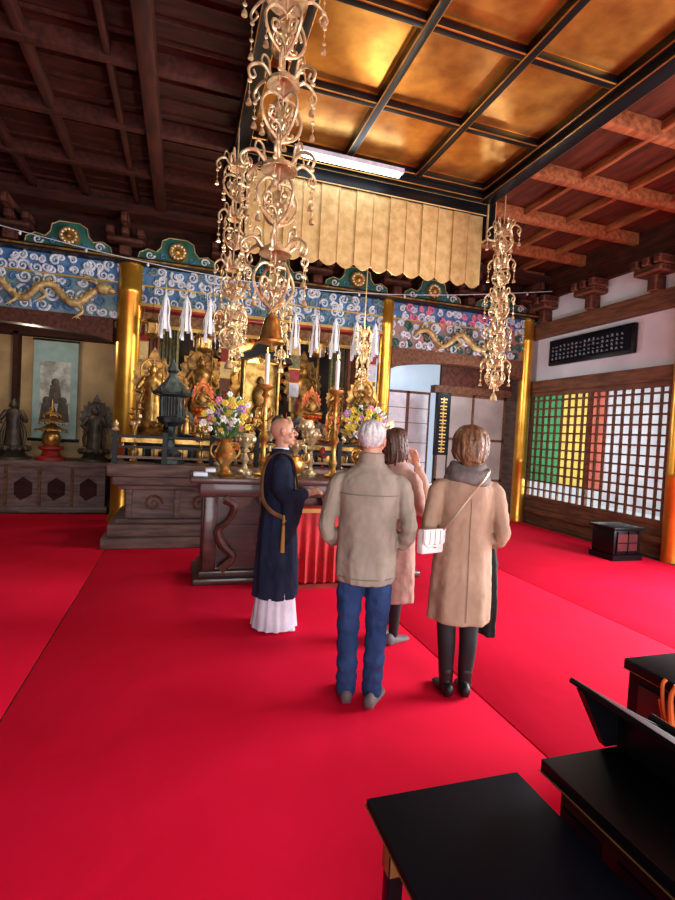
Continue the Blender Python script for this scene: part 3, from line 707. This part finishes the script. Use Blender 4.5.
# ================= PEOPLE =================
def frame(p,yd,zd):
    y=Vector(yd).normalized();z=Vector(zd);z=(z-y*z.dot(y)).normalized();x=y.cross(z)
    m=Matrix((x,y,z)).transposed().to_4x4();return Matrix.Translation(p)@m
def hand(E,T,curl,side,skin,name):
    b=MB()
    b.limb([(0,-.05,0),(0,.02,0)],[.025,.029],skin,12,T,1)
    b.ell((0,.045,0),(.04,.05,.017),skin,16,10,T)
    for x,L,k in((-.029,.064,-.10),(-.010,.074,-.03),(.010,.068,.04),(.028,.052,.12)):
        x*=-side;k*=-side
        p=Vector((x,.078,0));P=[Vector((x*.8,.04,0)),p];a=curl*.3
        for f in(.45,.31,.24):
            d=Vector((k*math.cos(a),math.cos(a),-math.sin(a)));p=p+d*L*f;P.append(p);a+=curl
        b.limb(P,[.010,.0095,.009,.0085,.0072],skin,8,T,2)
    b.limb([(side*.022,.01,-.004),(side*.045,.035,-.012),(side*.052,.062,-.022),(side*.044,.085,-.03)],[.016,.012,.010,.008],skin,8,T,2)
    return b.obj(name,E,remesh=.0035,sm=2)
def head(E,pos,yaw,skin,brow,tilt=0):
    T=Matrix.Translation(pos)@Matrix.Rotation(-math.radians(yaw),4,'Z')@Matrix.Rotation(-math.radians(tilt),4,'X')
    b=MB()
    b.ell((0,-.012,.142),(.076,.094,.088),skin,24,16);b.ell((0,.022,.08),(.058,.062,.075),skin,20,14)
    b.ell((0,.062,.022),(.026,.022,.02),skin);b.ell((0,.072,.142),(.05,.018,.014),skin);b.ell((0,.05,.17),(.055,.035,.04),skin)
    for s in(-1,1):
        b.ell((s*.036,.055,.088),(.026,.026,.026),skin);b.ell((s*.045,.02,.045),(.018,.035,.022),skin)
        b.ell((s*.079,-.006,.115),(.009,.019,.033),skin);b.ell((s*.083,-.014,.128),(.008,.012,.018),skin)
    b.limb([(0,.082,.128),(0,.098,.11),(0,.108,.092)],[.009,.011,.015],skin,10);b.ell((0,.088,.088),(.021,.016,.011),skin)
    b.ell((0,.083,.052),(.026,.012,.016),skin)
    b.limb([(0,-.028,-.1),(0,-.022,-.02),(0,-.012,.06)],[.064,.054,.056],skin)
    b.obj('head',E,remesh=.0045,sm=3,T=T)
    b=MB();b.ell((0,.094,.056),(.024,.007,.005),LIP);b.ell((0,.093,.047),(.02,.008,.006),LIP);b.obj('lips',E,T=T)
    b=MB()
    for s in(-1,1):
        b.ell((s*.031,.078,.119),(.014,.009,.008),EYEW);b.ell((s*.031,.086,.119),(.006,.003,.0065),EYED);b.sweep([(s*.016,.09,.138),(s*.032,.091,.143),(s*.05,.08,.138)],[.004,.0045,.003],brow,6,sm=3)
        b.sweep([(s*.017,.085,.124),(s*.031,.089,.1285),(s*.046,.08,.123)],.0022,skin,6,sm=3)
    b.obj('eyes',E,T=T)
    return T
def hair(E,T,m,puff,drop,phm=95,fr=50,seed=1,lr=.017,front=.72):
    b=MB();q=random.Random(seed)
    b.ell((0,-.03,.155),(.078+puff,.086+puff,.086+puff),m,24,16)
    if drop>0: b.ell((0,-.045-puff*.5,.14-drop*.5),(.07+puff*.8,.055+puff*.6,.08+drop*.5),m,20,14)
    for i in range(34):
        a=2*pi*i/34+q.uniform(-.06,.06);f=(1-math.cos(a))/2
        pm=fr if f>front else phm
        rx,ry,rz=.078+puff,.094+puff,.09+puff;P=[]
        wv=q.uniform(-.12,.12)
        for k in range(6):
            a2=a+wv*math.sin(k*1.3)
            ph=math.radians(8+(pm-8)*k/5);P.append(Vector((rx*math.sin(ph)*math.sin(a2),-.02-ry*math.sin(ph)*math.cos(a2),.15+rz*math.cos(ph))))
        if f<=front and drop>0:
            e=P[-1];d=drop*q.uniform(.8,1.15)
            P+=[e+Vector((e.x*.08,q.uniform(-.006,.006),-d*.5)),e+Vector((-e.x*.16,q.uniform(-.01,.01),-d))]
        rr=lr*q.uniform(.7,1.15)
        b.limb(P,[rr*.7,rr,rr,rr*.55],m,8,None,2)
    b.obj('hair',E,remesh=.005,sm=1,disp=.008,dscale=.01,T=T)
def shoe(b,x,y,rz,m,z=.0,L=.27,h=.07):
    T=Matrix.Translation((x,y,z))@Matrix.Rotation(rz,4,'Z')
    P=[(-.075,.03,.05),(-.02,.036,h),(.05,.042,h*.8),(.12,.046,h*.62),(.165,.038,h*.5),(.185,.02,h*.38)]
    Rg=[]
    for y0,w,hh in P:
        y0=y0*L/.27;Rg.append([Vector((w*math.cos(a),y0,max(0.006,hh*.5+hh*.55*math.sin(a)))) for a in [2*pi*k/14 for k in range(14)]])
    b.rings(Rg,m,T)
    b.ell((0,-.055,.052),(.036,.045,.045),m,14,10,T)
# ---- older man
MJ=cloth_mat('jacket_khaki',S(156,145,130),S(139,128,114),6,.8,.035);JE=cloth_mat('jeans_blue',S(46,70,114),S(33,53,94),9,.8,.03)
WH=mat('hair_white',S(222,220,218),.7,0,S(170,170,170),40,.5,120,(1,1,.3));SH=mat('shoes_greybrown',S(112,100,102),.7)
E=empty('elderly_man',(1.085,2.78,0.001),-math.radians(22),.968)
TJ=Matrix.Diagonal((.86,.92,1,1))
b=MB()
b.loft([(0,0,.755,.200,.152,.02),(0,0,.795,.213,.158,.025),(0,-.005,.9,.218,.16,.025),(0,-.01,1.0,.21,.154,.016),(0,-.015,1.15,.208,.15,.006),(0,-.02,1.28,.22,.148),(0,-.018,1.36,.225,.134),(0,-.015,1.42,.19,.11),(0,-.012,1.465,.12,.085),(0,-.01,1.52,.072,.075)],MJ,56,nf=7)
for s in(-1,1):
    b.sleeve([(s*.17,-.015,1.385),(s*.232,-.02,1.345),(s*.268,-.035,1.22),(s*.292,-.045,1.09),(s*.258,.06,1.00),(s*.185,.2,1.01),(s*.14,.25,1.03)],[.05,.064,.06,.057,.056,.05,.044],MJ,2+s)
b.obj('jacket',E,remesh=.009,sm=2,disp=.010,dscale=.05,T=TJ)
b=MB()
b.loft([(0,-.01,1.475,.078,.08),(0,-.01,1.5,.082,.086),(0,-.012,1.545,.078,.086),(0,-.012,1.55,.066,.074)],MJ,32)
b.obj('collar',E,remesh=.006,sm=2)
b=MB()
SEAM=mat('seam_dark',S(126,114,100),.8)
def ring_arc(b,z,rx,ry,cy,a0,a1,r,m,n=24):
    b.sweep([(rx*math.cos(math.radians(a0+(a1-a0)*i/n)),cy+ry*math.sin(math.radians(a0+(a1-a0)*i/n)),z) for i in range(n+1)],r,m,6)
ring_arc(b,1.30,.222,.150,-.02,205,335,.003,SEAM);ring_arc(b,.795,.211,.161,0,190,350,.003,SEAM)
b.obj('jacket_seams',E,T=TJ)
b=MB()
b.loft([(0,0,.76,.155,.118),(0,0,.85,.16,.122),(0,0,.95,.15,.115)],JE,32)
for s in(-1,1):
    b.sleeve([(s*.082,0,.84),(s*.088,.005,.66),(s*.088,.012,.48),(s*.084,-.01,.28),(s*.08,-.015,.13),(s*.08,-.01,.075)],[.088,.082,.07,.064,.062,.064],JE,5+s)
b.obj('jeans',E,remesh=.009,sm=2,disp=.012,dscale=.05)
b=MB();shoe(b,-.085,.0,.2,SH);shoe(b,.085,-.04,-.3,SH);b.obj('shoes',E,remesh=.005,sm=1)
T=head(E,(0,.0,1.50),14,SKIN,WH,2)
hair(E,T,WH,.004,0,92,38,2,.013,.58)
hand(E,frame((-.12,.25,1.03),(.5,.8,-.1),(0,-.2,1)),.5,1,SKIN,'hand_left');hand(E,frame((.12,.25,1.03),(-.5,.8,-.1),(0,-.2,1)),.5,-1,SKIN,'hand_right')
# ---- woman camel coat
CO=cloth_mat('coat_camel',S(178,147,124),S(160,130,108),5,.8,.04);HB=mat('hair_light_brown',S(140,98,64),.5,0,S(82,54,36),34,.6,90,(1,1,.2));HD=mat('hair_dark_brown',S(90,58,40),.5,0,S(56,36,26),34,.6,90,(1,1,.2))
SCF=mat('scarf_taupe',S(118,108,104),.9,0,S(92,82,80),12,.3,60);BT=mat('black_leggings',S(22,20,26),.7);BO=mat('black_boots',S(20,18,22),.5)
E=empty('woman_in_camel_coat',(1.71,2.73,0.001),-math.radians(16),.965)
TC=Matrix.Diagonal((.90,.94,1,1))
b=MB()
b.loft([(0,0,.50,.225,.18,.04),(0,0,.62,.222,.175,.035),(0,0,.8,.213,.165,.025),(0,-.005,.98,.2,.152,.014),(0,-.01,1.12,.188,.138,.005),(0,-.015,1.26,.194,.136),(0,-.015,1.355,.197,.125),(0,-.012,1.41,.165,.1),(0,-.01,1.46,.09,.08),(0,-.01,1.5,.07,.07)],CO,56,nf=6)
for s in(-1,1):
    b.sleeve([(s*.15,-.015,1.365),(s*.21,-.02,1.325),(s*.243,-.035,1.2),(s*.264,-.04,1.06),(s*.23,.08,1.01),(s*.16,.2,1.09),(s*.13,.25,1.14)],[.048,.062,.058,.056,.056,.048,.044],CO,8+s)
b.obj('coat',E,remesh=.009,sm=2,disp=.010,dscale=.06,T=TC)
SEC=mat('coat_seam',S(146,118,98),.8)
b=MB();b.sweep([(0,-.158,1.3),(0,-.156,1.1),(0,-.172,.85),(0,-.183,.53)],.0026,SEC,6)
b.obj('coat_details',E,T=TC)
b=MB()
for i,(z,r,rr) in enumerate(((1.415,.105,.034),(1.452,.095,.034),(1.488,.082,.026))):
    P=[(r*1.12*math.cos(a),-.01+r*math.sin(a),z+.014*math.sin(2*a+i)) for a in [2*pi*k/24 for k in range(25)]]
    b.limb(P,[rr]*6,SCF,12,None,1)
b.limb([(.06,.11,1.42),(.08,.15,1.25),(.07,.15,1.05)],[.04,.05,.05],SCF,10)
b.obj('scarf',E,remesh=.007,sm=2,disp=.006,dscale=.04)
b=MB()
for s in(-1,1):
    b.limb([(s*.075,0,.75),(s*.075,.01,.48),(s*.07,-.01,.33),(s*.062,-.005,.12)],[.085,.064,.058,.046],BT,16)
b.obj('leggings',E,remesh=.009,sm=2)
b=MB()
for s in(-1,1):
    x=s*.062;shoe(b,x,.0,-s*.12,BO,L=.24,h=.065);b.limb([(x,-.01,.06),(x,-.012,.16)],[.044,.048],BO,14)
b.obj('boots',E,remesh=.006,sm=1)
T=head(E,(0,.0,1.49),-14,SKIN,HB,0)
hair(E,T,HB,.022,.09,98,60,5,.018,.78)
hand(E,frame((-.11,.26,1.16),(.5,.6,.4),(0,-.4,1)),.6,1,SKIN,'hand_left');hand(E,frame((.11,.26,1.16),(-.5,.6,.4),(0,-.4,1)),.6,-1,SKIN,'hand_right')
DK=mat('black_coat_cloth',S(20,19,24),.85,0,S(12,12,16),6,.3,60)
b=MB();b.loft([(.235,.14,.36,.055,.10,.1),(.23,.14,.6,.06,.105,.1),(.22,.14,.85,.055,.1,.08),(.21,.14,.97,.05,.085,.04),(.2,.14,1.03,.03,.07)],DK,32,nf=6)
b.obj('carried_black_coat',E,remesh=.011,sm=1,disp=.02,dscale=.08)
BG=mat('bag_white_leather',S(236,232,228),.4,0,S(216,212,208),20,.2,60);CH=mat('bag_chain',S(220,208,180),.3,.8)
b=MB()
Tb=Matrix.Translation((-.238,-.145,.92))@Matrix.Rotation(math.radians(30),4,'Z')
b.box(-.085,.085,-.03,.03,0,.145,BG,Tb,b=.016)
b.prism([(-.086,.15),(.086,.15),(.086,.07),(.05,.045),(0,.035),(-.05,.045),(-.086,.07)],.012,BG,Tb@Matrix.Translation((0,-.041,0)),b=.004)
b.ell((0,-.045,.05),(.014,.006,.012),CH,10,8,Tb)
for k in range(5): b.box(-.08+k*.04-.001,-.08+k*.04+.001,-.0435,-.041,.06,.145,SEAM,Tb)
b.sweep([(-.165,-.145,1.06),(-.13,-.165,1.11),(-.07,-.175,1.20),(.0,-.172,1.30),(.06,-.15,1.37),(.105,-.1,1.42),(.125,-.03,1.43),(.115,.06,1.39),(.05,.15,1.28),(-.12,.165,1.1),(-.235,.06,1.0)],.0055,CH,8,sm=5)
b.sweep([(-.29,-.14,1.055),(-.29,-.05,1.04),(-.28,.02,1.0),(-.235,.06,1.0)],.0055,CH,8,sm=4)
b.obj('white_shoulder_bag',loc=(1.71,2.73,0),rz=-math.radians(16))
# ---- woman behind
CP=cloth_mat('coat_blush',S(196,160,144),S(178,142,128),6,.7,.035)
E=empty('woman_in_blush_coat',(1.60,3.55,0.001),-math.radians(60),.98)
b=MB()
b.loft([(0,0,.36,.205,.17,.035),(0,0,.6,.198,.16,.025),(0,0,.85,.188,.145,.012),(0,-.005,1.05,.165,.125),(0,-.01,1.22,.172,.122),(0,-.01,1.33,.168,.112),(0,-.01,1.39,.135,.09),(0,-.01,1.44,.08,.072),(0,-.01,1.47,.062,.062)],CP,48,nf=7)
b.sleeve([(.13,-.01,1.34),(.18,0,1.28),(.2,.04,1.12),(.19,.14,1.08),(.12,.22,1.24),(.07,.2,1.38)],[.05,.058,.055,.05,.045,.04],CP,3)
b.sleeve([(-.13,-.01,1.34),(-.18,-.01,1.28),(-.2,-.01,1.12),(-.19,.08,1.02),(-.08,.19,1.05)],[.05,.058,.055,.05,.042],CP,4)
b.obj('coat',E,remesh=.0095,sm=2,disp=.01,dscale=.06)
b=MB()
for s in(-1,1): b.limb([(s*.07,0,.6),(s*.07,.01,.42),(s*.066,-.012,.3),(s*.06,-.005,.08)],[.08,.055,.052,.038],BT,14)
b.obj('legs',E,remesh=.009,sm=2)
b=MB();shoe(b,-.065,0,.1,SH,L=.24);shoe(b,.065,0,-.1,SH,L=.24);b.obj('shoes',E,remesh=.006,sm=1)
T=head(E,(0,.01,1.45),10,SKIN,HD,-6)
hair(E,T,HD,.010,.15,98,55,8,.016,.74)
hand(E,frame((.065,.185,1.42),(-.25,-.25,1),(0,1,.3)),.45,1,SKIN,'hand_right');hand(E,frame((-.06,.2,1.06),(.8,.4,.2),(0,-.2,1)),.5,1,SKIN,'hand_left')
# ---- priest
RB=cloth_mat('robe_indigo',S(32,42,66),S(20,28,46),6,.9,.04);RW=mat('robe_white',S(228,226,238),.8,0,S(204,202,218),8,.3,40);KS=mat('kesa_brown',S(118,82,48),.7,0,S(92,62,36),12)
E=empty('buddhist_priest',(.78,3.98,0.001),-math.radians(98),.985)
TP=Matrix.Diagonal((.95,.88,1,1))
b=MB()
b.loft([(0,0,.27,.175,.205,.045),(0,0,.5,.18,.2,.04),(0,-.005,.75,.18,.185,.03),(0,-.01,1.0,.175,.16,.015),(0,-.015,1.15,.18,.15),(0,-.02,1.28,.195,.145),(0,-.018,1.37,.185,.125),(0,-.015,1.43,.14,.1),(0,-.01,1.48,.075,.07)],RB,56,nf=8)
for s in(-1,1):
    b.sleeve([(s*.14,-.02,1.38),(s*.2,-.02,1.32),(s*.225,-.02,1.17),(s*.2,.08,1.10),(s*.1,.21,1.12)],[.055,.068,.066,.06,.052],RB,6)
    b.limb([(s*.2,.06,1.08),(s*.19,.08,.92),(s*.185,.07,.78)],[.065,.06,.05],RB,14)
    b.limb([(s*.13,.17,1.08),(s*.15,.14,.95),(s*.17,.1,.82)],[.052,.05,.045],RB,14)
b.obj('robe',E,remesh=.009,sm=2,disp=.012,dscale=.06,T=TP)
b=MB();b.loft([(0,0,.02,.18,.205,.05),(0,0,.15,.175,.19,.04),(0,0,.35,.16,.17,.03)],RW,70,nf=14);b.loft([(0,-.01,1.44,.078,.08),(0,-.01,1.49,.07,.072)],RW,28)
b.obj('white_underrobe',E,sharp=70,T=TP)
b=MB()
b.sweep([(.1,-.1,1.42),(.13,-.02,1.455),(.1,.09,1.40),(.06,.15,1.2),(.05,.16,1.05)],.024,KS,8,sm=5,flat=(0,0,1))
b.sweep([(-.1,-.1,1.42),(-.13,-.02,1.455),(-.1,.09,1.40),(-.06,.15,1.2),(-.05,.16,1.05)],.024,KS,8,sm=5,flat=(0,0,1))
b.sweep([(.1,-.1,1.42),(.06,-.165,1.3),(.14,-.165,1.1),(.21,-.09,1.0),(.222,.02,.95)],.018,KS,8,sm=5,flat=(.7,-.7,0))
b.sweep([(.235,.03,.97),(.245,.03,.85),(.245,.03,.68)],[.012,.015,.02],GOLDT,8,sm=3);b.ell((.24,.03,.9),(.018,.018,.018),KS)
b.sweep([(.22,.1,1.05),(.235,.08,.95),(.24,.03,.92)],.006,GOLDT,6,sm=3)
b.obj('kesa_sash',E,T=TP)
b=MB();shoe(b,-.08,.02,.05,RW,L=.22);shoe(b,.08,.02,-.05,RW,L=.22);b.obj('tabi_socks',E,remesh=.007,sm=1)
head(E,(0,.015,1.50),0,SKIN2,EYED,-6)
hand(E,frame((.05,.21,1.12),(-.2,.9,.25),(.5,-.2,1)),.5,-1,SKIN2,'hand_right');hand(E,frame((-.05,.22,1.12),(.2,.9,.2),(-.5,-.2,1)),.5,1,SKIN2,'hand_left')
# ================= LIGHT =================
def area(n,loc,rot,sx,sy,e,c=(1,1,1)):
    l=bpy.data.lights.new(n,'AREA');l.shape='RECTANGLE';l.size=sx;l.size_y=sy;l.energy=e;l.color=c
    o=bpy.data.objects.new(n,l);sc.collection.objects.link(o);o.location=loc;o.rotation_euler=rot
area('doorway_daylight',(1.8,-3.95,1.75),(math.radians(76),0,0),7.8,3.3,580,(.95,.97,1))
area('side_opening_daylight',(7.0,2.4,1.7),(math.radians(72),0,math.radians(90)),2.6,1.9,620,(.95,.98,1))
area('lattice_daylight',(7.8,7.1,1.7),(math.radians(90),0,math.radians(90)),3.4,2.4,200,(.95,.98,1))
def pt(n,loc,e,c,r=.12):
    l=bpy.data.lights.new(n,'POINT');l.energy=e;l.color=c;l.shadow_soft_size=r
    o=bpy.data.objects.new(n,l);sc.collection.objects.link(o);o.location=loc
W=(1,.86,.66)
pt('altar_fill_1',(.3,6.6,3.3),55,W);pt('altar_fill_2',(2.4,6.6,3.3),55,W);pt('sanctum_fill',(1.3,9.1,3.1),45,W);pt('side_altar_fill',(-2.4,9.3,2.9),30,W)  # warm fill points added to lift altar gold and side bay, no fixtures
pt('right_bay_fill',(5.2,8.0,2.6),34,(.9,.95,1))  # cool fill point added to brighten the right bay, no fixture
w=bpy.data.worlds.new('World');sc.world=w;w.use_nodes=True
w.node_tree.nodes['Background'].inputs[0].default_value=(.82,.89,.96,1);w.node_tree.nodes['Background'].inputs[1].default_value=.85
# camera
cam=bpy.data.cameras.new('camera');co=bpy.data.objects.new('camera',cam);sc.collection.objects.link(co)
cam.sensor_fit='VERTICAL';cam.sensor_height=36;cam.lens=20.0;cam.clip_start=.02
ya=math.radians(17.4);p=math.radians(1.83);ro=math.radians(3.0)
f=Vector((math.sin(ya)*math.cos(p),math.cos(ya)*math.cos(p),-math.sin(p)));r0=Vector((math.cos(ya),-math.sin(ya),0));u0=r0.cross(f)
r=r0*math.cos(ro)+u0*math.sin(ro);u=-r0*math.sin(ro)+u0*math.cos(ro)
mw=Matrix((r,u,-f)).transposed().to_4x4();mw.translation=(0,0,1.6);co.matrix_world=mw
sc.camera=co
